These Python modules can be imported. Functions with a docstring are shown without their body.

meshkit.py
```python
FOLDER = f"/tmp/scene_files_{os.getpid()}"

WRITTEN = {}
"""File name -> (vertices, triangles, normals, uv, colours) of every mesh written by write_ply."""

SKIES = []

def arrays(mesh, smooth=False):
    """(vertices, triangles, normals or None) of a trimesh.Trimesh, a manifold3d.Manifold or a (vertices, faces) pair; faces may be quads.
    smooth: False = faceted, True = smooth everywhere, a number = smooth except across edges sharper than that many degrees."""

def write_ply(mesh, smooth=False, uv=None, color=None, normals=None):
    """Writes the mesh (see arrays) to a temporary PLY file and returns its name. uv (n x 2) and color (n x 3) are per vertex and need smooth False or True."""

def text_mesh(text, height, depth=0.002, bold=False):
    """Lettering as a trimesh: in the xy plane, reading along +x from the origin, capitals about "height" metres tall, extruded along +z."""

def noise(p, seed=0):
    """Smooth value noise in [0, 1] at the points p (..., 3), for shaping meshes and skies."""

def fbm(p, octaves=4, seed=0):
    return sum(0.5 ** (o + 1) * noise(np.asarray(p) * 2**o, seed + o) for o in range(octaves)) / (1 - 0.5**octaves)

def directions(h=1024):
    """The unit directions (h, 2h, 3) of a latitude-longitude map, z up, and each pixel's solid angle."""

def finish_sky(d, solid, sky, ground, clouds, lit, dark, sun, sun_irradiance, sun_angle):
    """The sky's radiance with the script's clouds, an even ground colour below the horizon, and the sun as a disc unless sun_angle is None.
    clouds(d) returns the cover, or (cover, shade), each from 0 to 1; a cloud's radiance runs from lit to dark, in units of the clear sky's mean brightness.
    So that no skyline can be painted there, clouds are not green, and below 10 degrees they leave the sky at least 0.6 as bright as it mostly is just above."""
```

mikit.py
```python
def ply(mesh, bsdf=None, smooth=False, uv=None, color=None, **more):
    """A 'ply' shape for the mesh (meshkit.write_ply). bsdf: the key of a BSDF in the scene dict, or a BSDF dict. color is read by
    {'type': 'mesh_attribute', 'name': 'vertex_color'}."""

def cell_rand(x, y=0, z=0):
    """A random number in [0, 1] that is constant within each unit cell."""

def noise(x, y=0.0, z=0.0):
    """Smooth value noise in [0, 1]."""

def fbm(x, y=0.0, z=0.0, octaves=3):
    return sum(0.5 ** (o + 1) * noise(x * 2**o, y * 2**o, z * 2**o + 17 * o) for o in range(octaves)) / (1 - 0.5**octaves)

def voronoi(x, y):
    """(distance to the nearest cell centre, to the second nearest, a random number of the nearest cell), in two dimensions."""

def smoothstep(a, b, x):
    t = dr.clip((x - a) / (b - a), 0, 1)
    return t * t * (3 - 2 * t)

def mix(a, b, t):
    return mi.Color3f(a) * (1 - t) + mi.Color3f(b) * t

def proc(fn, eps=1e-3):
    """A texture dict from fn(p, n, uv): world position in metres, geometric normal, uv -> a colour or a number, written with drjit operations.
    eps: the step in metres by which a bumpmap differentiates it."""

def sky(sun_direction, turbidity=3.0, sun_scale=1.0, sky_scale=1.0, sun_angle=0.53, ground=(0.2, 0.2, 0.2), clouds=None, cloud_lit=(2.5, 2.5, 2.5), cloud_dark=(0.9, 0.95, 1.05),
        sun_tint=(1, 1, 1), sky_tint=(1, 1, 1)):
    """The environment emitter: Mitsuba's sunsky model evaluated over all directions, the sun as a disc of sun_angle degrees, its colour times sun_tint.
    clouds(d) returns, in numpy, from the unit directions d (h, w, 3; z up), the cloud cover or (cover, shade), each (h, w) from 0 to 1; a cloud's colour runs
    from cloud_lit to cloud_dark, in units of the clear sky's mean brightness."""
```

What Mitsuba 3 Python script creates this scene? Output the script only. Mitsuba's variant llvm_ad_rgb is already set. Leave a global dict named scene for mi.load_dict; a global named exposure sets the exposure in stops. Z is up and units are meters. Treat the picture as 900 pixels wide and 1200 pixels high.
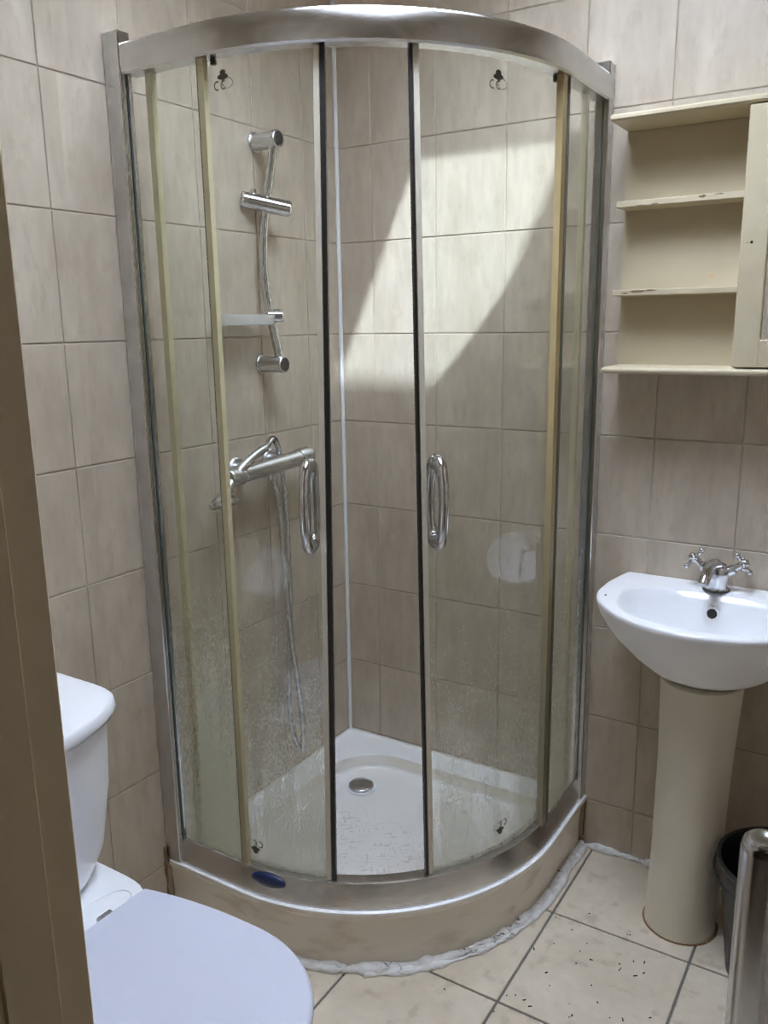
import math, random
import numpy as np, trimesh, mitsuba as mi, mikit, meshkit
import drjit as dr
from mikit import proc, noise, fbm, voronoi, cell_rand, smoothstep, mix

T = mi.ScalarTransform4f
scene, labels = {}, {}
PI = math.pi


def S(r, g, b):
    """sRGB 0-255 -> linear"""
    return [float(((c / 255 + .055) / 1.055) ** 2.4 if c > 10 else c / 255 / 12.92) for c in (r, g, b)]


# ------------------------------------------------------------------ camera
EYE = np.array([1.44901, -2.07334, 1.43658])
FWD = np.array([-0.5204773, 0.8254160, -0.2186134])
UP = np.array([-0.1039668, 0.1928596, 0.9757029])
scene['camera'] = {'type': 'perspective', 'fov': math.degrees(2 * math.atan(450 / 986.64)), 'fov_axis': 'x',
                   'near_clip': 0.02, 'far_clip': 100.0,
                   'to_world': T().look_at(origin=EYE.tolist(), target=(EYE + FWD).tolist(), up=UP.tolist())}
# ------------------------------------------------------------------ light: sky, sun, unseen skylight pane that emits, exposure
SUN = (0.465, -0.80, 1.0)
scene['sky'] = mikit.sky(SUN, turbidity=3.5, sun_scale=2.8, sky_scale=1.0, sun_angle=1.5, sun_tint=(.66, .98, 1.55))
SKYLIGHT_GLOW = [8.6, 9.9, 12.2]          # emission of the unseen pane itself, standing in for sky light
CEIL, SHAFT = 2.42, 2.74
WX0, WX1, WY0, WY1 = 0.52, 1.09, -1.17, -0.45   # opening of the unseen skylight, sized to shape the sun patch
exposure = 1.47

# ------------------------------------------------------------------ materials
def mat(key, d):
    scene[key] = d
    return key


def rgb(c):
    return {'type': 'rgb', 'value': list(c)}


def tile_color(p, n, uv):
    s = p.x - p.y
    cx = dr.floor((s + 0.0847) / 0.2014)
    cz = dr.floor((p.z - 0.1423) / 0.253)
    tone = cell_rand(cx, cz, 3)
    cloud = fbm(s * 14 + tone * 40, p.z * 7, n.x * 9, octaves=4)
    streak = fbm(s * 75 + tone * 20, p.z * 16, 3.0, octaves=4)
    vein = smoothstep(.60, .72, fbm(s * 70 + 11 * tone, p.z * 30, 8.0, octaves=4))
    c = mix(S(167, 153, 135), S(190, 178, 161), cloud)
    c = c * (0.91 + 0.17 * streak) * (0.98 + .04 * tone)
    return mix(c, S(146, 131, 113), vein * .15)


mat('m_wall_tile', {'type': 'principled', 'base_color': proc(tile_color), 'roughness': 0.38, 'specular': 0.35})


def grout_color(p, n, uv):
    return mix(S(140, 128, 112), S(194, 185, 172), fbm(p.x * 9, p.y * 9, p.z * 5))


mat('m_grout', {'type': 'diffuse', 'reflectance': proc(grout_color)})


def floor_tile_color(p, n, uv):
    a = fbm(p.x * 9, p.y * 9, 1.0, octaves=4)
    b = fbm(p.x * 60, p.y * 60, 5.0, octaves=3)
    c = mix(S(192, 178, 157), S(216, 204, 185), a) * (0.95 + .1 * b)
    stain = smoothstep(.60, .85, fbm(p.x * 34, p.y * 34, 9.0, octaves=4))
    return mix(c, S(150, 132, 108), stain * .30)


mat('m_floor_tile', {'type': 'principled', 'base_color': proc(floor_tile_color), 'roughness': 0.42, 'specular': 0.35})
mat('m_floor_grout', {'type': 'diffuse', 'reflectance': rgb(S(112, 108, 104))})
mat('m_paint', {'type': 'diffuse', 'reflectance': rgb(S(226, 222, 214))})
mat('m_hall', {'type': 'diffuse', 'reflectance': rgb(S(118, 100, 80))})
mat('m_jamb', {'type': 'diffuse', 'reflectance': rgb(S(214, 198, 172))})
mat('m_ceramic', {'type': 'principled', 'base_color': rgb(S(236, 237, 240)), 'roughness': 0.12, 'specular': 0.5})
mat('m_ceramic_cream', {'type': 'principled', 'base_color': rgb(S(206, 199, 184)), 'roughness': 0.2, 'specular': 0.5})
mat('m_seat', {'type': 'principled', 'base_color': rgb(S(204, 206, 219)), 'roughness': 0.3, 'specular': 0.4})
mat('m_chrome', {'type': 'roughconductor', 'alpha': 0.045, 'eta': rgb([2.4, 2.3, 2.1]), 'k': rgb([4.0, 4.0, 4.0])})
mat('m_chrome_film', {'type': 'roughconductor', 'alpha': 0.16, 'eta': rgb([2.4, 2.3, 2.1]), 'k': rgb([4.0, 4.0, 4.0])})
mat('m_polished', {'type': 'roughconductor', 'alpha': 0.06, 'eta': rgb([2.0, 1.9, 1.75]), 'k': rgb([3.6, 3.5, 3.4])})
mat('m_aluminium', {'type': 'roughconductor', 'alpha': 0.10, 'eta': rgb([2.0, 1.9, 1.75]), 'k': rgb([3.9, 3.75, 3.6])})
mat('m_dark', {'type': 'roughplastic', 'diffuse_reflectance': rgb(S(34, 31, 28)), 'alpha': 0.3})
mat('m_rubber', {'type': 'roughplastic', 'diffuse_reflectance': rgb(S(112, 110, 98)), 'alpha': 0.25})
mat('m_gasket', {'type': 'roughplastic', 'diffuse_reflectance': rgb(S(66, 78, 76)), 'alpha': 0.2})
mat('m_black_plastic', {'type': 'roughplastic', 'diffuse_reflectance': rgb(S(30, 30, 31)), 'alpha': 0.22})
mat('m_silicone', {'type': 'roughplastic', 'diffuse_reflectance': rgb(S(232, 232, 230)), 'alpha': 0.3})
mat('m_blue', {'type': 'roughplastic', 'diffuse_reflectance': rgb(S(20, 38, 80)), 'alpha': 0.2})


def seal_color(p, n, uv):
    return mix(S(196, 186, 150), S(168, 158, 130), smoothstep(.75, .2, p.z) * .7 + .4 * fbm(p.x * 5, p.y * 5, p.z * 14))


mat('m_seal', {'type': 'roughplastic', 'diffuse_reflectance': proc(seal_color), 'alpha': 0.2})


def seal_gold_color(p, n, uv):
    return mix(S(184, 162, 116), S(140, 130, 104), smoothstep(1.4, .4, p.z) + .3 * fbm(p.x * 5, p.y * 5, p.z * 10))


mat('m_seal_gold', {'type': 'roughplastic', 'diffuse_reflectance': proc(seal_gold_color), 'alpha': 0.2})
mat('m_edge', {'type': 'roughplastic', 'diffuse_reflectance': rgb(S(206, 198, 182)), 'alpha': 0.15})


def bead_color(p, n, uv):
    a = fbm(p.x * 70, p.y * 70, p.z * 70, octaves=3)
    e = dr.abs(fbm(p.x * 30, p.y * 30, p.z * 120, octaves=4) - .5)
    d = smoothstep(.022, .006, e) * smoothstep(.45, .6, fbm(p.x * 11, p.y * 11, 4.0))
    return mix(mix(S(196, 192, 186), S(240, 240, 238), a), S(64, 56, 48), d)


mat('m_old_bead', {'type': 'diffuse', 'reflectance': proc(bead_color)})


def tray_face_color(p, n, uv):
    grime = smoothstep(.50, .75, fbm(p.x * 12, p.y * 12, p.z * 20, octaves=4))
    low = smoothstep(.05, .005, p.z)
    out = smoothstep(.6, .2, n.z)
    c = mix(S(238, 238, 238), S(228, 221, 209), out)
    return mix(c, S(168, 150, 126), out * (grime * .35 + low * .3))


mat('m_tray', {'type': 'principled', 'base_color': proc(tray_face_color), 'roughness': 0.22, 'specular': 0.5})


def tray_floor_color(p, n, uv):
    u, v = p.x * 0.8 + p.y * .6, p.y * .8 - p.x * .6
    d = smoothstep(.66, .8, fbm(u * 45, v * 240, 2.0, octaves=2)) + smoothstep(.66, .8, fbm(u * 240, v * 45, 7.0, octaves=2))
    far = smoothstep(-.28, -.40, p.y)
    c = mix(S(238, 238, 239), S(228, 225, 220), fbm(p.x * 8, p.y * 8, 0))
    return mix(c, S(176, 164, 152), dr.clip(d, 0, 1) * far * .4)


mat('m_tray_floor', {'type': 'principled', 'base_color': proc(tray_floor_color), 'roughness': 0.3, 'specular': 0.4})
mat('m_glass', {'type': 'thindielectric', 'int_ior': 1.5, 'specular_transmittance': rgb([.965, .985, .96])})


mat('m_film', {'type': 'principledthin', 'base_color': rgb([.90, .91, .85]), 'roughness': .8, 'diff_trans': 1.0, 'spec_trans': 0.0})
mat('m_soap', {'type': 'principledthin', 'base_color': rgb([.9, .9, .88]), 'roughness': .35, 'diff_trans': 1.2, 'spec_trans': 0.25})
mat('m_stamp', {'type': 'diffuse', 'reflectance': rgb(S(96, 90, 82))})


def cabinet_color(p, n, uv):
    c = mix(S(180, 167, 139), S(192, 180, 153), fbm(p.x * 8, p.y * 8, p.z * 6))
    return c


mat('m_cabinet', {'type': 'principled', 'base_color': proc(cabinet_color), 'roughness': 0.4, 'specular': 0.35})
mat('m_chip', {'type': 'diffuse', 'reflectance': rgb(S(120, 100, 82))})
mat('m_mirror', {'type': 'conductor', 'material': 'none', 'specular_reflectance': rgb([.8, .82, .8])})
mat('m_shaft', {'type': 'diffuse', 'reflectance': rgb(S(236, 236, 234))})
mat('m_rust', {'type': 'diffuse', 'reflectance': rgb(S(126, 100, 74))})
mat('m_grit', {'type': 'diffuse', 'reflectance': rgb(S(44, 34, 26))})

# ------------------------------------------------------------------ mesh helpers
COUNT = {}


def key_for(name, parent=None):
    base = f'{parent}__{name}' if parent else name
    n = COUNT.get(base, 0)
    COUNT[base] = n + 1
    return base if n == 0 else f'{base}_{n:03d}'


def put(name, mesh, m, parent=None, smooth=False, label=None, kind=None, cat=None, group=None, **more):
    k = key_for(name, parent)
    scene[k] = mikit.ply(mesh, m, smooth=smooth, **more)
    note(k, label, cat, group, kind)
    return k


def note(k, label=None, cat=None, group=None, kind=None):
    d = {a: b for a, b in (('label', label), ('category', cat), ('group', group), ('kind', kind)) if b}
    if d:
        labels[k] = d


def thing(name, label, cat, group=None):
    k = key_for(name)
    note(k, label, cat, group)
    return k


def box(x0, x1, y0, y1, z0, z1, b=0.0):
    if b <= 0:
        m = trimesh.creation.box((x1 - x0, y1 - y0, z1 - z0))
        m.apply_translation(((x0 + x1) / 2, (y0 + y1) / 2, (z0 + z1) / 2))
        return m
    pts = []
    for sx in (0, 1):
        for sy in (0, 1):
            for sz in (0, 1):
                c = np.array([(x0, x1)[sx], (y0, y1)[sy], (z0, z1)[sz]])
                d = np.array([1 - 2 * sx, 1 - 2 * sy, 1 - 2 * sz]) * b
                for k in range(3):
                    e = d.copy()
                    e[k] = 0
                    pts.append(c + e)
    return trimesh.convex.convex_hull(np.array(pts))


def join(*ms):
    return trimesh.util.concatenate([m if isinstance(m, trimesh.Trimesh) else trimesh.Trimesh(*m, process=False) for m in ms])


def loft(loops, cap0=True, cap1=True):
    L = np.array(loops, float)
    k, n = L.shape[:2]
    v = L.reshape(-1, 3)
    f = []
    for i in range(k - 1):
        a = i * n + np.arange(n)
        b = i * n + (np.arange(n) + 1) % n
        f.append(np.stack([a, b, b + n], 1))
        f.append(np.stack([a, b + n, a + n], 1))
    extra = []
    if cap0:
        c = len(v) + len(extra)
        extra.append(L[0].mean(0))
        i = np.arange(n)
        f.append(np.stack([(i + 1) % n, i, i * 0 + c], 1))
    if cap1:
        c = len(v) + len(extra)
        extra.append(L[-1].mean(0))
        i = (k - 1) * n + np.arange(n)
        f.append(np.stack([i, (k - 1) * n + (np.arange(n) + 1) % n, i * 0 + c], 1))
    if extra:
        v = np.vstack([v, extra])
    m = trimesh.Trimesh(v, np.vstack(f), process=False)
    return m


def tube(pts, r, n=12, r2=None, caps=True, up=(0, 0, 1)):
    """a round (or elliptical: r2 along the binormal) tube along the points; r a number or one per point"""
    p = np.asarray(pts, float)
    t = np.gradient(p, axis=0)
    t /= np.linalg.norm(t, axis=1, keepdims=True)
    rr = np.broadcast_to(r, (len(p),))
    rb = rr if r2 is None else np.broadcast_to(r2, (len(p),))
    a = np.cross(t[0], up)
    if np.linalg.norm(a) < 1e-3:
        a = np.cross(t[0], (1, 0, 0))
    a /= np.linalg.norm(a)
    loops, ang = [], np.arange(n) * 2 * PI / n
    for i in range(len(p)):
        a = a - t[i] * (a @ t[i])
        a /= np.linalg.norm(a)
        b = np.cross(t[i], a)
        loops.append(p[i] + rr[i] * np.cos(ang)[:, None] * a + rb[i] * np.sin(ang)[:, None] * b)
    return loft(loops, caps, caps)


def lathe(profile, n=32, cap0=True, cap1=True):
    ang = np.arange(n) * 2 * PI / n
    return loft([np.stack([r * np.cos(ang), r * np.sin(ang), ang * 0 + z], 1) for r, z in profile], cap0, cap1)


def aim(mesh, at, axis):
    """moves a mesh made about the z axis so that +z points along axis"""
    z = np.asarray(axis, float)
    z /= np.linalg.norm(z)
    x = np.cross((0, 0, 1), z) if abs(z[2]) < .95 else np.cross((1, 0, 0), z)
    x /= np.linalg.norm(x)
    M = np.eye(4)
    M[:3, :3] = np.stack([x, np.cross(z, x), z], 1)
    M[:3, 3] = at
    m = mesh.copy()
    m.apply_transform(M)
    return m


def rod(a, b, r, n=20, bev=.0015):
    a, b = np.asarray(a, float), np.asarray(b, float)
    h = np.linalg.norm(b - a)
    return aim(lathe([(r - bev, 0), (r, bev), (r, h - bev), (r - bev, h)], n), a, b - a)


def spline(pts, n):
    from scipy.interpolate import CubicSpline
    p = np.asarray(pts, float)
    d = np.r_[0, np.cumsum(np.linalg.norm(np.diff(p, axis=0), axis=1))]
    return CubicSpline(d, p)(np.linspace(0, d[-1], n))


def polar_loop(center, fn, z, n=96):
    ang = np.arange(n) * 2 * PI / n
    return np.array([[center[0] + fn(a) * math.cos(a), center[1] + fn(a) * math.sin(a), z] for a in ang])


# ------------------------------------------------------------------ the room
X1, Y1 = 1.76, -1.75                # right wall, front wall (with the doorway)
DX0, DX1, DH = 0.983, 1.70, 2.02    # doorway
TB = 0.0022                          # tile thickness in front of the bed

put('wall_left', box(-.12, -TB, Y1 - .12, .12, -.1, CEIL + .35), 'm_grout', kind='structure', label='left wall of beige tiles behind the toilet and the shower riser')
put('wall_back', box(-TB, X1 + .12, TB, .12, -.1, CEIL + .35), 'm_grout', kind='structure', label='back wall of beige tiles behind shower, cabinet and basin')
put('wall_right', box(X1 + TB, X1 + .12, Y1 - .12, TB, -.1, CEIL + .35), 'm_grout', kind='structure')
put('wall_front', join(box(-TB, DX0 - .021, Y1 - .12, Y1, -.1, CEIL), box(DX1 + .019, X1 + TB, Y1 - .12, Y1, -.1, CEIL),
                       box(DX0 - .021, DX1 + .019, Y1 - .12, Y1, DH + .019, CEIL)), 'm_wall_tile', kind='structure')  # inner side out of view; tile colour keeps handle reflections dark
put('floor', box(-TB, X1 + TB, Y1 - .12, TB, -.1, -.004), 'm_floor_grout', kind='structure', label='floor of large cream tiles with grey joints')
ce = [box(-.12, WX0, Y1 - .12, .12, CEIL, CEIL + .05), box(WX1, X1 + .12, Y1 - .12, .12, CEIL, CEIL + .05),
      box(WX0, WX1, WY1, .12, CEIL, CEIL + .05), box(WX0, WX1, Y1 - .12, WY0, CEIL, CEIL + .05)]
put('ceiling', join(*ce), 'm_paint', kind='structure')
w = .03
put('unseen_skylight_1', join(box(WX0 - w, WX0, WY0 - w, WY1 + w, CEIL + .05, SHAFT), box(WX1, WX1 + w, WY0 - w, WY1 + w, CEIL + .05, SHAFT),
                     box(WX0, WX1, WY0 - w, WY0, CEIL + .05, SHAFT), box(WX0, WX1, WY1, WY1 + w, CEIL + .05, SHAFT)), 'm_shaft',
    kind='structure', label='unseen skylight shaft in the ceiling, placed to light the shower and back wall')
pane = (np.array([[WX0, WY0, SHAFT], [WX0, WY1, SHAFT], [WX1, WY1, SHAFT], [WX1, WY0, SHAFT]], float), np.array([[0, 1, 2], [0, 2, 3]]))
scene['unseen_skylight_1__pane'] = mikit.ply(pane, {'type': 'thindielectric', 'specular_transmittance': rgb([.8, .8, .8])},
                                    emitter={'type': 'area', 'radiance': rgb(SKYLIGHT_GLOW)})  # out of view; this pane emits most of the light in the room
# hallway outside the doorway, out of view, toned to darken the chrome reflections
put('wall_hall', join(box(-.1, -.0, -3.4, Y1 - .12, -.1, CEIL), box(2.3, 2.4, -3.4, Y1 - .12, -.1, CEIL), box(-.1, 2.4, -3.5, -3.4, -.1, CEIL),
                      box(X1 + .12, 2.4, Y1 - .12, Y1 - .0, -.1, CEIL)), 'm_hall', kind='structure')
put('floor_hall', box(-.1, 2.4, -3.5, Y1 - .12, -.1, -.004), 'm_hall', kind='structure')
put('ceiling_hall', box(-.1, 2.4, -3.5, Y1 - .12, CEIL, CEIL + .05), 'm_paint', kind='structure')

rng = random.Random(4)
ZJ = [0.1423 + .253 * k for k in range(-1, 10)]      # horizontal joints
J = 0.0032


def wall_tiles(wall, us, lo, hi, to_world, skip=None):
    """bevelled tiles between the joints us (along the wall) and ZJ"""
    for i in range(len(us) - 1):
        for k in range(len(ZJ) - 1):
            u0, u1 = max(us[i], lo) + J / 2, min(us[i + 1], hi) - J / 2
            z0, z1 = max(ZJ[k], 0) + J / 2, min(ZJ[k + 1], CEIL) - J / 2
            if u1 - u0 < .01 or z1 - z0 < .01 or (skip and skip(u0, u1, z0, z1)):
                continue
            d = [rng.uniform(-.0004, .0004) for _ in range(4)]
            b = .0010
            lp = []
            for off, ins in ((-TB - .001, 0), (-.0008, 0), (0, b)):
                q = [(u0 + ins, z0 + ins), (u1 - ins, z0 + ins), (u1 - ins, z1 - ins), (u0 + ins, z1 - ins)]
                lp.append([to_world(a, c, off + (d[j] if off > -TB else 0)) for j, (a, c) in enumerate(q)])
            m = loft(lp, False, True)
            if np.dot(m.face_normals[-1], np.array(to_world(0, 0, 1)) - np.array(to_world(0, 0, 0))) < 0:
                m.invert()
            put('tile', m, 'm_wall_tile', wall)


bx = [0.1167 + .2014 * k for k in range(-1, 10)]
wall_tiles('wall_back', [0] + bx[1:], 0, X1, lambda u, z, o: (u, -o, z) if False else (u, 0 - o, z))
ly = [0.1557 + .2016 * k for k in range(-1, 10)]
wall_tiles('wall_left', [0] + ly[1:], 0, -Y1, lambda u, z, o: (o, -u, z))


def tile_sheet(us, to_world, z_hi):
    ms = []
    for i in range(len(us) - 1):
        for k in range(len(ZJ) - 1):
            z0, z1 = max(ZJ[k], 0) + J / 2, min(ZJ[k + 1], z_hi) - J / 2
            if z1 > z0:
                ms.append(box(*to_world(us[i] + J / 2, us[i + 1] - J / 2, z0, z1)))
    return join(*ms)


put('tile_panel', tile_sheet([-.2014 * k for k in range(9, -1, -1)][1:], lambda a, b, c, d: (X1, X1 + TB + .002, a, b, c, d), CEIL), 'm_wall_tile', 'wall_right', kind='stuff')

fx = [0.158 - .33, 0.158, 0.488, 0.818, 1.146, 1.476, 1.806]
fy = [0.018, -.312, -.642, -.972, -1.302, -1.632, -1.962]
for i in range(len(fx) - 1):
    for k in range(len(fy) - 1):
        g = .0028
        x0, x1 = max(fx[i] + g, -.004), min(fx[i + 1] - g, X1 + .004)
        y0, y1 = max(fy[k + 1] + g, Y1 - .12), min(fy[k] - g, .004)
        if x1 - x0 > .01 and y1 - y0 > .01:
            put('tile', box(x0, x1, y0, y1, -.012, 0, .0014), 'm_floor_tile', 'floor')

# door lining: board, stop bead and architrave of the doorway on the left
tr = put('trim_1', join(box(DX0 - .022, DX0, Y1 - .125, Y1 + .005, 0, DH, .002), box(DX1, DX1 + .02, Y1 - .125, Y1 + .005, 0, DH, .002),
                        box(DX0 - .02, DX1 + .02, Y1 - .125, Y1 + .005, DH, DH + .02, .002)), 'm_jamb', kind='structure',
         label='beige painted door lining along the left edge of the view')
put('stop_bead', join(box(DX0 - .002, DX0 + .0025, Y1 - .062, Y1 - .022, 0, DH - .002, .001), box(DX1 - .0025, DX1 + .002, Y1 - .062, Y1 - .022, 0, DH - .002, .001)), 'm_jamb', tr)
put('architrave', join(box(DX0 - .07, DX0 - .0, Y1 - .142, Y1 - .12, 0, DH + .07, .005), box(DX1, DX1 + .058, Y1 - .142, Y1 - .12, 0, DH + .07, .005)), 'm_jamb', tr)

# ------------------------------------------------------------------ shower enclosure
CX, CY = .235, .25


def q(u, r):
    """the quadrant path at radius r: u -1..0 along the left straight, 0..1 the curve, 1..2 the right straight"""
    if u <= 0:
        return np.array([CX * (1 + u), -(CY + r)]), np.array([0., -1.])
    if u >= 1:
        return np.array([CX + r, -CY + (u - 1) * CY]), np.array([1., 0.])
    a = -PI / 2 * (1 - u)
    n = np.array([math.cos(a), math.sin(a)])
    return np.array([CX, -CY]) + r * n, n


def us(u0, u1):
    g = sorted({u0, u1, *[x for x in np.r_[np.linspace(0, 1, 49), -.5, 1.5] if u0 < x < u1]})
    return g


def qsweep(profile, u0, u1, wob=None):
    """a closed profile [(r, z)...] swept along the quadrant"""
    lp = []
    for u in us(u0, u1):
        lp.append([[*q(u, r)[0], z] for r, z in profile])
    m = loft(lp, True, True)
    if m.volume < 0:
        m.invert()
    return m


def qsheet(r, u0, u1, z0, z1, du=0.0, nz=2):
    """a thin curved sheet; du shears it along the path from bottom to top"""
    zs = np.linspace(z0, z1, nz)
    n = 60
    v, f = [], []
    for j, z in enumerate(zs):
        for i in range(n + 1):
            u = u0 + (u1 - u0) * i / n + du * (j / (nz - 1) - .5)
            v.append([*q(u, r)[0], z])
    for j in range(nz - 1):
        for i in range(n):
            a = j * (n + 1) + i
            f += [[a, a + 1, a + n + 2], [a, a + n + 2, a + n + 1]]
    return trimesh.Trimesh(np.array(v), np.array(f), process=False)


def flecks(r, u0, u1, amount, seed, z0=.216, z1=.98):
    """dried lime on glass: thousands of thin upright flecks, denser towards the foot of the pane and in runs"""
    g = np.random.default_rng(seed)
    n = int(330000 * (u1 - u0) * .5 * min(amount, 1.6))
    u = g.uniform(u0, u1, n)
    z = z0 + (z1 - z0) * g.uniform(0, 1, n) ** 1.6
    f = np.clip((.95 - z) / .72, 0, 1)
    run = np.clip((meshkit.fbm(np.stack([u * 34, z * 2.2, z * 0 + seed], 1), 4, seed) - .36) / .3, 0, 1)
    keep = g.uniform(0, 1, n) < amount * 1.5 * f ** 2.8 * (.3 + .7 * run)
    v, fc = [], []
    for uu, zz in zip(u[keep], z[keep]):
        p, nn = q(uu, r)
        w_ = np.array([-nn[1], nn[0]]) * g.uniform(.0003, .0007)
        h = g.uniform(.0008, .0034)
        k = len(v)
        h0 = max(zz - h, z0 - .002)
        v += [[*(p - w_), h0], [*(p + w_), h0], [*(p + w_ * .6), zz + h], [*(p - w_ * .6), zz + h]]
        fc += [[k, k + 1, k + 2], [k, k + 2, k + 3]]
    return trimesh.Trimesh(np.array(v), np.array(fc), process=False)


def ang_u(deg):
    return 1 + deg / 90


enc = thing('shower_enclosure', 'curved corner shower enclosure of clear glass with aluminium frame and two sliding doors standing open', 'shower enclosure')
put('header_rail', qsweep([(.513, 1.928), (.513, 1.984), (.538, 1.986), (.550, 1.984), (.554, 1.978), (.555, 1.955), (.554, 1.930), (.550, 1.926)], -.80, 1.86), 'm_aluminium', enc, smooth=40,
    label='curved aluminium top rail')
put('bottom_rail', qsweep([(.505, .1592), (.505, .216), (.532, .218), (.538, .216), (.545, .190), (.550, .166), (.550, .1592)], -.80, 1.86), 'm_aluminium', enc, smooth=40,
    label='curved aluminium bottom rail with a sloped face')
put('wall_profile', join(box(.0005, .047, -.806, -.775, .1595, 2.008, .002)), 'm_polished', enc, label='aluminium wall profile on the left wall')
put('wall_profile', join(box(.756, .789, -.040, -.0005, .1595, 2.008, .002)), 'm_polished', enc, label='aluminium wall profile on the back wall')
for b in ((.047, .0490, -.793, -.788, .215, 1.928), (.7735, .7775, -.0425, -.040, .215, 1.928)):
    put('gasket', box(*b), 'm_gasket', enc)
RG = .536      # fixed glass
RD = .522      # sliding doors
for a, b, nm in ((-.78, .015, 'left'), (1.0 - .02, 1.83, 'right')):
    k = put('fixed_panel', qsheet(RG, a, b, .214, 1.93), 'm_glass', enc, smooth=True)
    put('limescale', flecks(RG - .0025, a, b, 1.0, 40 + len(nm)), 'm_film', k, kind='stuff', label='streaky white limescale film on the lower glass')
fl = 'shower_enclosure__fixed_panel'


def qstrip(r0, r1, uc, wid, z0, z1, du=0.0):
    """an upright strip centred at u = uc, wid metres wide along the path"""
    lp = []
    for z, s in ((z0, -.5), (z1, .5)):
        p, n = q(uc + du * s, RD)
        t = np.array([-n[1], n[0]])
        c = p - n * RD
        lp.append([[*(p + n * (r - RD) + t * s_ * wid / 2), z] for r, s_ in ((r0, -1), (r1, -1), (r1, 1), (r0, 1))])
    m = loft(lp)
    if m.volume < 0:
        m.invert()
    return m


put('edge_seal', qstrip(.527, .540, .012, .014, .212, 1.928), 'm_seal', fl, label='yellowed plastic edge strip')
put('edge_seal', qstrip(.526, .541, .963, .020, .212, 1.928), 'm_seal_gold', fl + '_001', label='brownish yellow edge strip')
put('rubber_line', qstrip(.534, .540, .0025, .0035, .212, 1.928), 'm_rubber', fl)
put('rubber_line', qstrip(.534, .540, .996, .004, .212, 1.928), 'm_rubber', fl + '_001')


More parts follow.
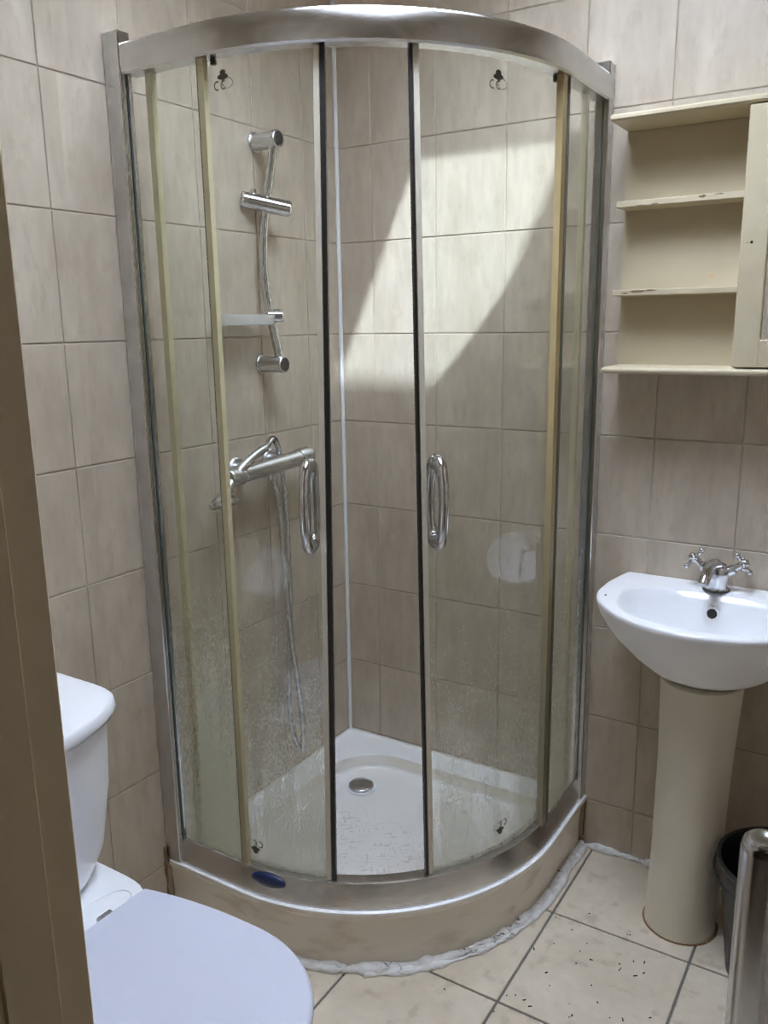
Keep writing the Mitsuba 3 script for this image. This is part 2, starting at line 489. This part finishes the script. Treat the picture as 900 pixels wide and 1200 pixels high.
def handle_mesh(deg, z, out):
    u = ang_u(deg)
    p0, n = q(u, RD)
    t = np.linspace(-PI / 2, PI / 2, 33)
    pts = []
    for a in t:
        rr = math.copysign(abs(math.cos(a)) ** .75, 1) * .036
        pts.append([*(p0 + n * out * (.004 + rr)), z + .083 * math.sin(a)])
    rad = .0112 + .0035 * np.abs(np.sin(t)) ** 6
    pts = np.array(pts)
    m = tube(pts, rad * .95, 16, r2=rad * 1.15)
    feet = [rod([*(p0 + n * out * .0005), z + s * .083], [*(p0 + n * out * .008), z + s * .083], .0135) for s in (-1, 1)]
    if m.volume < 0:
        m.invert()
    return join(m, *feet)


def flat_on_glass(polys, u, z, r, flip=False):
    """maps flat (x, y, 0) mesh onto the curved glass"""
    m = polys.copy()
    v = m.vertices.copy()
    if flip:
        v[:, :2] *= -1
    out = []
    for x, y, h in v:
        p, n = q(u + x / (r * PI / 2), r + h)
        out.append([*p, z + y])
    m.vertices = np.array(out)
    return m


def ring(r0, r1, sx=1, sy=1, a0=0, a1=2 * PI, n=24, cx=0, cy=0):
    a = np.linspace(a0, a1, n)
    v = np.vstack([np.stack([cx + sx * r0 * np.cos(a), cy + sy * r0 * np.sin(a), a * 0], 1), np.stack([cx + sx * r1 * np.cos(a), cy + sy * r1 * np.sin(a), a * 0], 1)])
    i = np.arange(n - 1)
    return trimesh.Trimesh(v, np.vstack([np.stack([i, i + n, i + n + 1], 1), np.stack([i, i + n + 1, i + 1], 1)]), process=False)


def stamp_mesh(k=1.25):
    C = ring(.0042, .0058, 1, 1.15, PI * .32, PI * 1.68, cx=-.012, cy=-.008)
    E = ring(.0042, .0058, 1, 1.15, PI * .32, PI * 1.68, cx=.0005, cy=-.008)
    bar = trimesh.Trimesh([[-.0048, -.0086, 0], [.0, -.0086, 0], [.0, -.0074, 0], [-.0048, -.0074, 0]], [[0, 1, 2], [0, 2, 3]], process=False)
    o = ring(.0070, .0076, 1.25, 1.0, cx=.008, cy=-.006)
    blob = [ring(.0, .0042, 1.3, .8, cx=a, cy=b) for a, b in ((-.0005, .006), (-.005, .0035), (.004, .0035), (-.0005, .010), (-.0005, .002))]
    m = join(C, E, bar, o, *blob)
    m.vertices = m.vertices * k
    return m


for side, (u_in, lead, shear, hdeg, trail) in enumerate([(-.60, -64.4, -3.0, -68.4, -.58), (ang_u(-43.4), None, 3.0, -39.6, 1.56)]):
    door = f'{enc}__sliding_door' + ('' if side == 0 else '_001')
    COUNT[f'{enc}__sliding_door'] = side + 1
    note(door, ('left' if side == 0 else 'right') + ' curved glass sliding door')
    u0, u1 = (-.60, ang_u(-64.4)) if side == 0 else (ang_u(-43.6), 1.58)
    du = (ang_u(-63.2) - ang_u(-66.0)) if side == 0 else (ang_u(-44.8) - ang_u(-42.0))
    ul = u1 if side == 0 else u0
    g = put('glass', qsheet(RD, u0, u1, .21, 1.932, du), 'm_glass', door, smooth=True)
    put('limescale', flecks(RD - .0025, u0 + .01, u1 - .02, 1.6 if side == 0 else .9, 50 + side), 'm_film', door, kind='stuff', label='streaky white limescale film on the lower glass')
    s = 1 if side == 0 else -1
    w_ = 1 / (RD * PI / 2)
    put('edge_profile', qstrip(.515, .529, ul - s * .008 * w_, .011, .208, 1.93, du), 'm_edge', door, label='beige edge profile')
    put('magnet_seal', qstrip(.513, .526, ul + s * (.003 if side == 0 else .001) * w_, .009 if side == 0 else .005, .208, 1.93, du), 'm_dark', door, label='dark magnetic seal')
    put('trailing_seal', qstrip(.514, .528, (u0 if side == 0 else u1), .016, .208, 1.93), 'm_seal', door, label='yellowed plastic trailing seal')
    hz = 1.076
    put('handle', handle_mesh(hdeg, hz, 1), 'm_chrome', door, smooth=50, label='chrome bow handle outside')
    put('handle', handle_mesh(hdeg, hz, -1), 'm_chrome', door, smooth=50, label='chrome bow handle inside')
    ua = ang_u(-84.6) if side == 0 else ang_u(-24.6)
    put('glass_stamp', flat_on_glass(stamp_mesh(), ua, 1.889, RD + .001), 'm_stamp', door, label='grey safety mark with CE letters')
    ub = ang_u(-87.0) if side == 0 else ang_u(-20.5)
    put('glass_stamp', flat_on_glass(stamp_mesh(), ub, .258 if side == 0 else .272, RD + .001, True), 'm_stamp', door, label='upside-down grey safety mark')
    # small door stop under the top rail
    p, n = q(.03 if side == 0 else .965, RD - .004)
    put('door_stop', rod([*p, 1.918], [*p, 1.930], .006), 'm_dark', door)

# ------------------------------------------------------------------ shower tray
RT = .548


def tray_loop(r, inset, z, n=240):
    """outline of the quadrant at radius r with straight wall sides inset metres off the walls (same point count each)"""
    pts = [q(u, r)[0] for u in np.linspace(-1, 2, 121)]
    pts = np.array(pts)
    pts[0, 0], pts[-1, 1] = inset, -inset
    pts[:, 0] = np.maximum(pts[:, 0], inset)
    pts[:, 1] = np.minimum(pts[:, 1], -inset)
    ir = 0.0 if inset < .01 else .16
    if ir:
        a = np.linspace(PI / 2, PI, 61)
        c = np.stack([inset + ir + ir * np.cos(a), -inset - ir + ir * np.sin(a)], 1)
    else:
        c = np.vstack([np.linspace(pts[-1], (inset, -inset), 31)[1:], np.linspace((inset, -inset), pts[0], 32)[1:-1]])
    P = np.vstack([pts, c])
    # resample by arc length from the same start so that loops match
    P = np.vstack([P, P[:1]])
    d = np.r_[0, np.cumsum(np.linalg.norm(np.diff(P, axis=0), axis=1))]
    return P, z


def polar_resample(P, z, c=(.30, -.30), n=256):
    out = []
    A = P - np.array(c)
    for k in range(n):
        th = 2 * PI * k / n + PI * .75
        dx, dy = math.cos(th), math.sin(th)
        best = 0
        for i in range(len(A) - 1):
            ex, ey = A[i + 1] - A[i]
            det = -dx * ey + dy * ex
            if abs(det) < 1e-12:
                continue
            t = (-A[i][0] * ey + A[i][1] * ex) / det
            s = (dx * A[i][1] - dy * A[i][0]) / det
            if t > 0 and -1e-9 <= s <= 1 + 1e-9:
                best = max(best, t)
        out.append([c[0] + best * dx, c[1] + best * dy, z])
    return out


tl = [(RT - .004, .0015, .002), (RT - .006, .0015, .06), (RT - .002, .0015, .132), (RT + .008, .0015, .138), (RT + .012, .0015, .147), (RT + .010, .0015, .155), (RT + .004, .0015, .158),
      (RT - .004, .0015, .156), (RT - .03, .004, .150), (RT - .055, .075, .149), (RT - .060, .080, .146), (RT - .068, .088, .118), (RT - .074, .093, .1125)]
LOOPS = [polar_resample(*tray_loop(r, i, z)) for r, i, z in tl]
tray = thing('shower_tray', 'white quadrant shower tray with cream outer face, raised off the tiled floor', 'shower tray')
put('body', loft(LOOPS, True, False), 'm_tray', tray, smooth=42)
fl_loops = [LOOPS[-1], (np.array(LOOPS[-1]) - [.3, -.3, 0]) * [.5, .5, 1] + [.3, -.3, -.002]]
fm = loft(fl_loops, False, True)
put('textured_floor', fm, 'm_tray_floor', tray, smooth=True, label='white textured standing area')
dc = np.array([.193, -.229, .1115])
m = lathe([(.043, 0), (.043, .002), (.040, .003)], 40); m.apply_translation(dc)
put('drain_ring', m, 'm_ceramic', tray, smooth=40)
m = lathe([(.034, .003), (.0365, .006), (.0365, .010), (.033, .0135), (.02, .0155), (.001, .016)], 40); m.apply_translation(dc)
put('drain_cover', m, 'm_chrome', tray, smooth=40, label='round chrome drain cover')

# sealant
wb = np.random.default_rng(5)


def bead(points, r, amp, seed, n=9, step=.006):
    p = np.asarray(points, float)
    d = np.r_[0, np.cumsum(np.linalg.norm(np.diff(p, axis=0), axis=1))]
    k = max(4, int(d[-1] / step))
    s = np.linspace(0, d[-1], k)
    P = np.stack([np.interp(s, d, p[:, i]) for i in range(3)], 1)
    rr = r * (1 + amp * (2 * meshkit.fbm(np.stack([s * 28, s * 0, s * 0 + seed], 1), 3, seed) - 1))
    m = tube(P, rr, n)
    v = m.vertices
    m.vertices = v + (meshkit.fbm(v * 90, 3, seed)[:, None] - .5) * .006 * amp * np.array([1, 1, 1.0])
    return m


base = np.array([[*q(u, RT + .001)[0], .004] for u in np.linspace(-.99, 1.97, 120)])
sl = thing('base_sealant', 'lumpy white sealant bead with dark cracks along the foot of the shower tray', 'sealant')
put('bead', bead(base, .0125, .7, 3, 12), 'm_old_bead', sl, smooth=True)
base2 = np.array([[*q(u, RT + .014)[0], .002] for u in np.linspace(.35, 1.97, 80)])
put('smear', bead(base2, .009, 1.0, 8, 10), 'm_old_bead', sl, smooth=True, label='white smear spreading over the floor tiles')
put('wall_sealant', bead([[.795, -.006, .003], [.86, -.004, .003], [.93, -.004, .003], [1.0, -.004, .003]], .010, .9, 12), 'm_old_bead', smooth=True,
    label='ragged white sealant at the wall foot between tray and pedestal', cat='sealant')
put('corner_sealant', tube([[.004, -.004, .152], [.004, -.004, 1.2], [.004, -.004, CEIL - .01]], .0065, 10), 'm_silicone', smooth=40, label='white sealant strip up the tiled corner inside the shower', cat='sealant')
for pp, r_, sd in (([[.003, -.808, .015], [.003, -.812, .15], [.004, -.812, .19]], .0026, 21), ([[.788, -.003, .03], [.790, -.003, .15]], .0022, 22)):
    put('rust_streak', bead(pp, r_, .8, sd), 'm_rust', tray, smooth=True, label='rust brown stain line where tray meets wall')

m = trimesh.creation.icosphere(3); m.vertices *= [.045, .010, .017]  # flattened dark blue blob set on the bottom rail
pb, nb = q(ang_u(-82), .541)
m.apply_transform(trimesh.transformations.rotation_matrix(math.radians(8), (0, 0, 1))); m.apply_translation((*pb, .198))
put('blue_blob', m, 'm_blue', smooth=True, label='small dark blue rounded blob on the bottom rail under the left door', cat='plastic cap')

# ------------------------------------------------------------------ riser rail
rr = thing('shower_riser_rail', 'chrome shower riser rail bowed between two wall brackets on the left wall', 'shower rail')
RY = -.352
rail = spline([(.062, RY, 1.872), (.052, RY - .006, 1.80), (.036, RY - .014, 1.70), (.030, RY - .018, 1.62), (.032, RY - .020, 1.54), (.042, RY - .014, 1.45), (.062, RY - .010, 1.345)], 40)
put('rail', tube(rail, .0105, 16), 'm_chrome', rr, smooth=60)
for z, y in ((1.877, RY), (1.338, RY - .010)):
    k = put('bracket', join(rod((.0, y, z), (.078, y, z), .0205, 28), rod((.0, y, z), (.006, y, z), .0235, 28)), 'm_chrome_film', rr, smooth=40)
    put('end_cap', rod((.077, y, z), (.0795, y, z), .017, 24), 'm_dark', k)
c = np.array([.040, RY - .012, 1.728]); dv = np.array([.62, .76, -.17]); dv /= np.linalg.norm(dv)
k = put('slider', join(rod(c - dv * .062, c + dv * .062, .0195, 28, .004), rod(c - dv * .03 + (0, 0, .012), c - dv * .03 + (0, 0, .028), .007)), 'm_chrome', rr, smooth=40, label='chrome slider holder')
k = put('soap_dish_clip', join(rod((.030, RY - .018, 1.459), (.062, RY + .012, 1.459), .017, 24, .004)), 'm_chrome', rr, smooth=40, label='chrome clamp knob')
m = []
dish = [[(.045 + .030 * math.cos(a) * sx_, RY - .11 + .105 * math.sin(a) * sx_, z) for a in np.linspace(0, 2 * PI, 40, endpoint=False)] for sx_, z in ((.80, 1.437), (.9, 1.440), (1, 1.462), (.96, 1.462), (.84, 1.443))]
put('soap_dish', loft(dish, True, True), 'm_soap', rr, smooth=40, label='cloudy clear plastic soap dish')

# ------------------------------------------------------------------ mixer, hand shower, hose
mx = thing('shower_mixer', 'chrome bar shower mixer with a control knob at each end on the left wall', 'shower mixer')
A, B = np.array([.066, -.535, 1.079]), np.array([.066, -.305, 1.088])
put('bar', rod(A, B, .0215, 28, .003), 'm_chrome_film', mx, smooth=40)
d = (B - A) / np.linalg.norm(B - A)
for p0, s in ((A, -1), (B, 1)):
    e = p0 + d * s * .05
    k = put('knob', aim(lathe([(.022, 0.001), (.0245, .004), (.0245, .040), (.021, .048), (.0, .050)], 28), p0, d * s), 'm_chrome_film', mx, smooth=40)
for t in (.22, .80):
    p0 = A + (B - A) * t
    put('wall_inlet', join(rod((.001, p0[1], p0[2]), (.05, p0[1], p0[2]), .0165), rod((.001, p0[1], p0[2]), (.010, p0[1], p0[2]), .030, 28, .004)), 'm_chrome_film', mx, smooth=40)
put('outlet', rod((.066, -.418, 1.065), (.066, -.418, 1.045), .012), 'm_chrome', mx, smooth=40)

hs = thing('hand_shower', 'chrome hand shower resting over the left end of the bar mixer', 'hand shower')
hp = spline([(.088, -.462, 1.138), (.080, -.512, 1.116), (.074, -.556, 1.086), (.073, -.594, 1.050)], 24)
put('handle', tube(hp, np.linspace(.0105, .0135, 24), 16), 'm_chrome_film', hs, smooth=50)
hd = aim(lathe([(.0, -.022), (.012, -.02), (.024, -.012), (.036, .0), (.036, .008), (.032, .011), (0, .012)], 32), (.072, -.608, 1.024), (.35, -.1, -.9))
put('head', hd, 'm_chrome_film', hs, smooth=40)

hoseA = [(.066, -.418, 1.050), (.07, -.412, 1.03), (.07, -.402, .994), (.07, -.392, .888), (.07, -.383, .744), (.07, -.368, .568), (.07, -.351, .46), (.068, -.335, .337), (.065, -.331, .265)]
hoseB = [(.055, -.325, .240), (.045, -.334, .262), (.044, -.350, .300), (.042, -.357, .361), (.042, -.356, .461), (.04, -.345, .558), (.038, -.330, .701), (.036, -.328, .847), (.034, -.328, .966), (.030, -.332, 1.050), (.032, -.345, 1.105),
         (.048, -.375, 1.140), (.066, -.410, 1.152), (.080, -.440, 1.148), (.088, -.462, 1.138)]
hp = spline(hoseA + hoseB, 900)
put('shower_hose', tube(hp, .0068 + .0011 * np.sin(np.arange(900) * 2 * PI / 3.0), 8), 'm_chrome', smooth=True, label='ribbed chrome shower hose hanging in a loop from the bar mixer', cat='shower hose')

# ------------------------------------------------------------------ wall cabinet with open shelves
cb = thing('wall_cabinet', 'cream painted wall cabinet with open shelves and a closed cupboard, above the basin', 'cabinet')
put('back_panel', box(.826, 1.115, -.010, -.0005, 1.33, 1.856), 'm_cabinet', cb)
put('top_board', box(.824, 1.55, -.140, -.0005, 1.857, 1.871, .004), 'm_cabinet', cb, label='overhanging top board with rounded front')
put('bottom_board', box(.827, 1.55, -.145, -.0005, 1.317, 1.331, .005), 'm_cabinet', cb, label='overhanging bottom board with rounded front')
sh = []
for z in (1.684, 1.490):
    k = put('shelf', box(.828, 1.112, -.082, -.009, z, z + .014, .0015), 'm_cabinet', cb, label='shelf board with chipped paint on its front edge')
    sh.append(k)


def patch(x, z, rx, rz, y, seed):
    r_ = random.Random(seed)
    a = np.linspace(0, 2 * PI, 14, endpoint=False)
    o = np.array([[x + rx * math.cos(t) * r_.uniform(.6, 1), y, z + rz * math.sin(t) * r_.uniform(.5, 1)] for t in a])
    i = o + [0, .002, 0]
    return loft([i, o], False, True)


for a in ((1.016, 1.694, .010, .004, 1), (1.05, 1.696, .012, .0015, 2), (.885, 1.686, .012, .0015, 3), (.915, 1.687, .011, .0018, 4)):
    put('chipped_patch', patch(*a[:4], -.0826, a[4]), 'm_chip', sh[0])
for a in ((.885, 1.499, .022, .0035, 5), (.915, 1.501, .016, .0022, 6), (.858, 1.496, .010, .0018, 7)):
    put('chipped_patch', patch(*a[:4], -.0826, a[4]), 'm_chip', sh[1])
put('cupboard_side', box(1.113, 1.128, -.128, -.0005, 1.332, 1.856), 'm_cabinet', cb)
put('cupboard_side', box(1.52, 1.535, -.128, -.0005, 1.332, 1.856), 'm_cabinet', cb)
dz = put('door', join(box(1.110, 1.1625, -.142, -.128, 1.334, 1.852, .002), box(1.494, 1.536, -.142, -.128, 1.334, 1.852, .002),
                      box(1.160, 1.496, -.142, -.128, 1.334, 1.392, .002), box(1.160, 1.496, -.142, -.128, 1.786, 1.852, .002)), 'm_cabinet', cb)
put('mirror', box(1.160, 1.496, -.134, -.129, 1.390, 1.788), 'm_mirror', dz, label='recessed mirror panel')
put('screw_hole', join(rod((1.132, -.1405, 1.588), (1.132, -.1423, 1.588), .0028, 12, .0002), rod((1.124, -.1405, 1.588), (1.124, -.1422, 1.588), .0012, 10, .0002)), 'm_grit', dz, label='small dark screw hole')
put('stain', patch(1.032, 1.53, .007, .006, -.0103, 9), mat('m_stain', {'type': 'diffuse', 'reflectance': rgb(S(196, 164, 130))}), 'wall_cabinet__back_panel', label='small brown stain')

# ------------------------------------------------------------------ basin, pedestal, tap
XB = 1.106
half = [(0, 0), (-.14, 0), (-.228, 0), (-.243, -.06), (-.250, -.12), (-.2495, -.18), (-.236, -.235), (-.205, -.285), (-.155, -.335), (-.085, -.373), (0, -.388)]


def outline(pts, n):
    """closed loop: the left half spline mirrored"""
    from scipy.interpolate import CubicSpline, PchipInterpolator
    p = np.asarray(pts, float)
    d = np.r_[0, np.cumsum(np.linalg.norm(np.diff(p, axis=0), axis=1))]
    s = np.linspace(0, d[-1], n)
    L = np.stack([PchipInterpolator(d, p[:, i])(s) for i in range(2)], 1)
    R_ = L[-2:0:-1] * [-1, 1]
    return np.vstack([L, R_])


O = outline(half, 60)


def bl(s, z, yc=-.17, sy=None):
    o = O.copy()
    o[:, 0] *= s
    o[:, 1] = yc + (o[:, 1] - yc) * (s if sy is None else sy)
    o[:, 1] = np.minimum(o[:, 1], -.001)
    return np.c_[o[:, 0] + XB, o[:, 1], np.full(len(o), z)]


ell = []
for i in range(len(O)):
    a = math.atan2(O[i, 1] + .17, O[i, 0])
    ell.append(a)


def inner(sx, syf, syb, yc, z, p=2.3):
    """basin hollow: a superellipse, depth syf to the front and syb to the back"""
    out = []
    for a in ell:
        c, s = math.cos(a), math.sin(a)
        sy = syb if s > 0 else syf
        k = (abs(c / sx) ** p + abs(s / sy) ** p) ** (-1 / p)
        out.append([XB + k * c, yc + k * s, z])
    return np.array(out)


bs = thing('wash_basin', 'white ceramic wash basin with a curved front on a cream pedestal', 'basin')
loops = [bl(.34, .640), bl(.40, .652), bl(.52, .668, sy=.56), bl(.66, .695, sy=.70), bl(.80, .727, sy=.82), bl(.90, .757, sy=.91), bl(.965, .785, sy=.965), bl(.995, .803, sy=.995), bl(1.0, .812), bl(.99, .817), bl(.965, .819),
         inner(.200, .180, .110, -.175, .818), inner(.192, .172, .102, -.178, .813), inner(.184, .164, .092, -.182, .795), inner(.165, .145, .080, -.19, .755), inner(.13, .115, .065, -.195, .715), inner(.08, .07, .045, -.2, .694), inner(.02, .02, .02, -.2, .690)]
loops = [np.asarray(l) - [0, 0, .007] for l in loops]
put('bowl', loft(loops, True, True), 'm_ceramic', bs, smooth=60)
put('pin_hole', rod((.886, -.218, .8110), (.886, -.218, .8126), .0028, 10, .0002), 'm_grit', bs, label='tiny dark hole in the rim')
put('overflow', aim(lathe([(.0105, .001), (.0155, .001), (.0155, .004), (.0145, .005), (.0115, .005), (.011, .0015)], 24, False, False), (XB - .004, -.1005, .768), (0, -1, .18)), 'm_ceramic', bs, smooth=40)
put('overflow_hole', aim(lathe([(.0125, .0), (.0125, .004)], 24), (XB - .004, -.1005, .768), (0, -1, .18)), 'm_dark', bs, label='dark overflow hole')
pl = []
for z, a, b_, yc in ((0.0005, .083, .085, -.182), (.02, .081, .083, -.182), (.2, .079, .081, -.182), (.45, .082, .083, -.184), (.60, .088, .088, -.187), (.640, .090, .092, -.187)):
    pl.append([[1.093 + .012 * z / .6 + a * math.cos(t), yc + b_ * math.sin(t), z] for t in np.linspace(0, 2 * PI, 48, endpoint=False)])
put('basin_pedestal', loft(pl), 'm_ceramic_cream', smooth=50, label='cream ceramic pedestal standing on the floor under the wash basin', cat='pedestal')

put('grime_line', aim(lathe([(.0835, 0), (.0875, .0004), (.0865, .003), (.0835, .0035)], 40, False, False), (1.0935, -.182, .0003), (0, 0, 1)), 'm_rust', 'basin_pedestal', label='brown grime line at the foot')

tp = thing('mixer_tap', 'chrome basin mixer tap with two cross handles on the basin rim', 'tap')
F = np.array([XB - .008, -.052, .8115])
m = lathe([(.030, 0), (.030, .003), (.024, .006), (.023, .012), (.027, .030), (.029, .042), (.026, .054), (.018, .064), (.001, .068)], 32); m.apply_translation(F)
put('body', m, 'm_chrome', tp, smooth=50)
put('base_ring', rod(F, F + (0, 0, .004), .031, 28, .001), 'm_dark', tp)
sp = spline([F + (0, .0, .050), F + (-.004, -.022, .066), F + (-.008, -.052, .064), F + (-.010, -.085, .050), F + (-.011, -.098, .036)], 24)
put('spout', tube(sp, np.linspace(.016, .0115, 24), 16), 'm_chrome', tp, smooth=50)
for s in (-1, 1):
    a0 = F + (s * .014, 0, .040)
    a1 = F + (s * .050, .004, .066)
    k = put('valve', join(rod(a0, a0 + (a1 - a0) * .62, .0125), rod(a0 + (a1 - a0) * .62, a1, .0085)), 'm_chrome', tp, smooth=40)
    d = (a1 - a0) / np.linalg.norm(a1 - a0)
    e1 = np.cross(d, (0, 1, 0)); e1 /= np.linalg.norm(e1)
    e2 = np.cross(d, e1)
    hub = a1 + d * .006
    ms = [aim(lathe([(.008, -.008), (.011, -.004), (.011, .006), (.008, .012), (.001, .014)], 20), hub, d)]
    for j in range(4):
        t = j * PI / 2 + (.35 if s < 0 else .25)
        v = e1 * math.cos(t) + e2 * math.sin(t)
        ms.append(rod(hub + v * .008, hub + v * .022, .0042, 12))
        b_ = trimesh.creation.icosphere(2, .0065); b_.apply_translation(hub + v * .025)
        ms.append(b_)
    put('cross_handle', join(*ms), 'm_chrome', tp, smooth=50)

# ------------------------------------------------------------------ toilet
tt = thing('toilet', 'white close-coupled toilet with its lid down beside the shower tray', 'toilet')
YT = -1.315


def sup(xb, xf, hw, z, p=3.0, n=72, bow=0.0, yc=YT):
    """a rounded block in plan from xb (wall side) to xf (front), half-width hw"""
    out = []
    xc, hx = (xb + xf) / 2, (xf - xb) / 2
    for t in np.linspace(0, 2 * PI, n, endpoint=False):
        c, s = math.cos(t), math.sin(t)
        k = (abs(c) ** p + abs(s) ** p) ** (-1 / p)
        x, y = k * c, k * s
        out.append([xc + hx * x + (bow * (1 - y * y) if c > 0 else 0) * min(1, max(0, x)), yc + hw * y, z])
    return np.array(out)


cis = [sup(.02, .185, .165, .398, 5, bow=.045), sup(.018, .195, .178, .415, 6, bow=.05), sup(.014, .212, .192, .47, 7, bow=.055), sup(.012, .228, .205, .60, 7, bow=.058), sup(.012, .236, .208, .737, 7, bow=.06)]
put('cistern', loft(cis), 'm_ceramic', tt, smooth=45)
lid = [sup(.008, .232, .206, .7385, 7, bow=.06), sup(.006, .246, .219, .741, 7, bow=.062), sup(.006, .249, .222, .750, 7, bow=.062), sup(.007, .247, .220, .764, 7, bow=.062), sup(.012, .240, .214, .771, 7, bow=.06), sup(.03, .20, .18, .775, 6, bow=.055)]
put('cistern_lid', loft(lid), 'm_ceramic', tt, smooth=45)


def egg(x0, x1, hw, z, yc=YT, n=72, back=.10):
    """seat outline: a rounded front, straight hinge side at x0"""
    out = []
    xm = x1 - hw * 1.12
    for t in np.linspace(-PI / 2, PI / 2, n // 2 + 1):
        out.append([xm + (x1 - xm) * math.cos(t), yc + hw * math.sin(t), z])
    for t in np.linspace(0, 1, n // 2)[1:-1]:
        # far side (+y) back to hinge, across, and forward again on the near side
        pass
    k = n // 2 - 1
    side = np.linspace(0, 1, k + 2)[1:-1]
    L = xm - x0
    back_pts = []
    for s in side:
        d = s * (2 * L + 2 * hw * .84)
        if d < L:
            f = d / L
            back_pts.append([xm - d, yc + hw * (1 - .16 * f ** 2.2), z])
        elif d < L + 2 * hw * .84:
            back_pts.append([x0, yc + hw * .84 - (d - L), z])
        else:
            f = (2 * L + 2 * hw * .84 - d) / L
            back_pts.append([xm - f * L, yc - hw * (1 - .16 * f ** 2.2), z])
    return np.array(out + back_pts)


def slope(lp, k):
    lp = np.array(lp)
    return lp


pan = [egg(.05, .56, .10, .001), egg(.05, .57, .105, .06), egg(.06, .60, .11, .16), egg(.08, .70, .15, .27), egg(.04, .765, .178, .345), egg(.03, .782, .188, .378), egg(.03, .782, .190, .388), egg(.035, .775, .186, .393), egg(.08, .70, .12, .393)]
put('pan', loft(pan), 'm_ceramic', tt, smooth=45)
dk = [sup(.03, .34, .178, .386, 5), sup(.03, .345, .190, .394, 5), sup(.03, .343, .188, .399, 5), sup(.04, .33, .176, .402, 5)]
put('deck', loft(dk), 'm_ceramic', tt, smooth=45)
rg = [sup(.255, .335, .150, .400, 2.6), sup(.262, .338, .150, .409, 2.6), sup(.275, .335, .14, .414, 2.6)]
put('ridge', loft(rg), 'm_ceramic', tt, smooth=60)
st = [egg(.340, .792, .183, .395), egg(.338, .797, .187, .399), egg(.338, .797, .187, .409), egg(.340, .793, .184, .412)]
put('seat', loft(st), 'm_seat', tt, smooth=45)
ld = [egg(.338, .796, .186, .4125), egg(.336, .800, .189, .416), egg(.336, .799, .188, .422), egg(.339, .792, .183, .4275), egg(.40, .70, .12, .4305)]
put('lid', loft(ld), 'm_seat', tt, smooth=50)
for y in (YT + .075, YT - .075):
    put('hinge', box(.318, .346, y - .016, y + .016, .401, .421, .004), 'm_chrome_film', tt)

# ------------------------------------------------------------------ bucket, chrome post, grit
bk = thing('bucket', 'black plastic bucket on the floor to the right of the pedestal', 'bucket')
m = lathe([(.100, .001), (.103, .004), (.128, .24), (.133, .262), (.139, .264), (.140, .272), (.136, .276), (.130, .274), (.126, .26), (.100, .012), (.001, .010)], 56)
m.apply_scale((1, 1, 1.03)); m.apply_translation((1.316, -.255, 0))
put('pail', m, 'm_black_plastic', bk, smooth=40)
hp = [(1.316 + .142 * math.cos(t), -.255 + .142 * math.sin(t), .268 - .028 * abs(math.sin((t - 2.6) / 1))) for t in np.linspace(2.6, 2.6 + PI, 40)]
put('handle', tube(hp, .003, 8), 'm_black_plastic', bk, smooth=True, label='thin bucket handle lying against the rim')

ps = thing('towel_stand', 'polished chrome upright tube with a round end cap in front of the black bucket', 'towel stand')
PX, PY, PZ = 1.349, -1.05, .808
post = []
for z, k in ((.03, 1), (.3, 1), (PZ - .010, 1), (PZ - .004, .98), (PZ, .90)):
    post.append([[PX + k * .0265 * math.copysign(abs(math.cos(t)) ** .75, math.cos(t)), PY + k * .0265 * math.copysign(abs(math.sin(t)) ** .75, math.sin(t)), z] for t in np.linspace(0, 2 * PI, 48, endpoint=False)])
put('upright', loft(post), 'm_chrome', ps, smooth=40)
put('end_cap', aim(lathe([(.0215, -.002), (.0215, .004), (.019, .0065), (.012, .0068), (.010, .0055), (.001, .0055)], 32), (PX, PY, PZ), (0, 0, 1)), 'm_chrome', ps, smooth=40, label='round chrome end cap')
m = lathe([(.085, .0005), (.085, .010), (.07, .02), (.027, .034)], 40); m.apply_translation((PX, PY, 0))
put('foot', m, 'm_chrome', ps, smooth=40)

rs = np.random.default_rng(11)
sp_ = [(.921, -.407), (.952, -.42), (1.011, -.399), (.977, -.494), (1.064, -.551), (.969, -.596), (.878, -.51), (1.004, -.534), (1.058, -.365)]
ms = []
for i in range(64):
    x, y = sp_[i] if i < len(sp_) else (rs.uniform(.66, 1.14), rs.uniform(-.68, -.20))
    if math.hypot(x - CX, y + CY) < .60 or math.hypot(x - 1.095, y + .18) < .1:
        continue
    l = rs.uniform(.003, .010) if i < 30 else rs.uniform(.0015, .004)
    m = box(-l / 2, l / 2, -.0012, .0012, 0.0002, .0012)
    m.apply_transform(trimesh.transformations.rotation_matrix(rs.uniform(0, PI), (0, 0, 1)))
    m.apply_translation((x, y, 0))
    ms.append(m)
put('floor_grit', join(*ms), 'm_grit', kind='stuff', label='dark specks of grit scattered on the cream floor tiles', cat='grit')
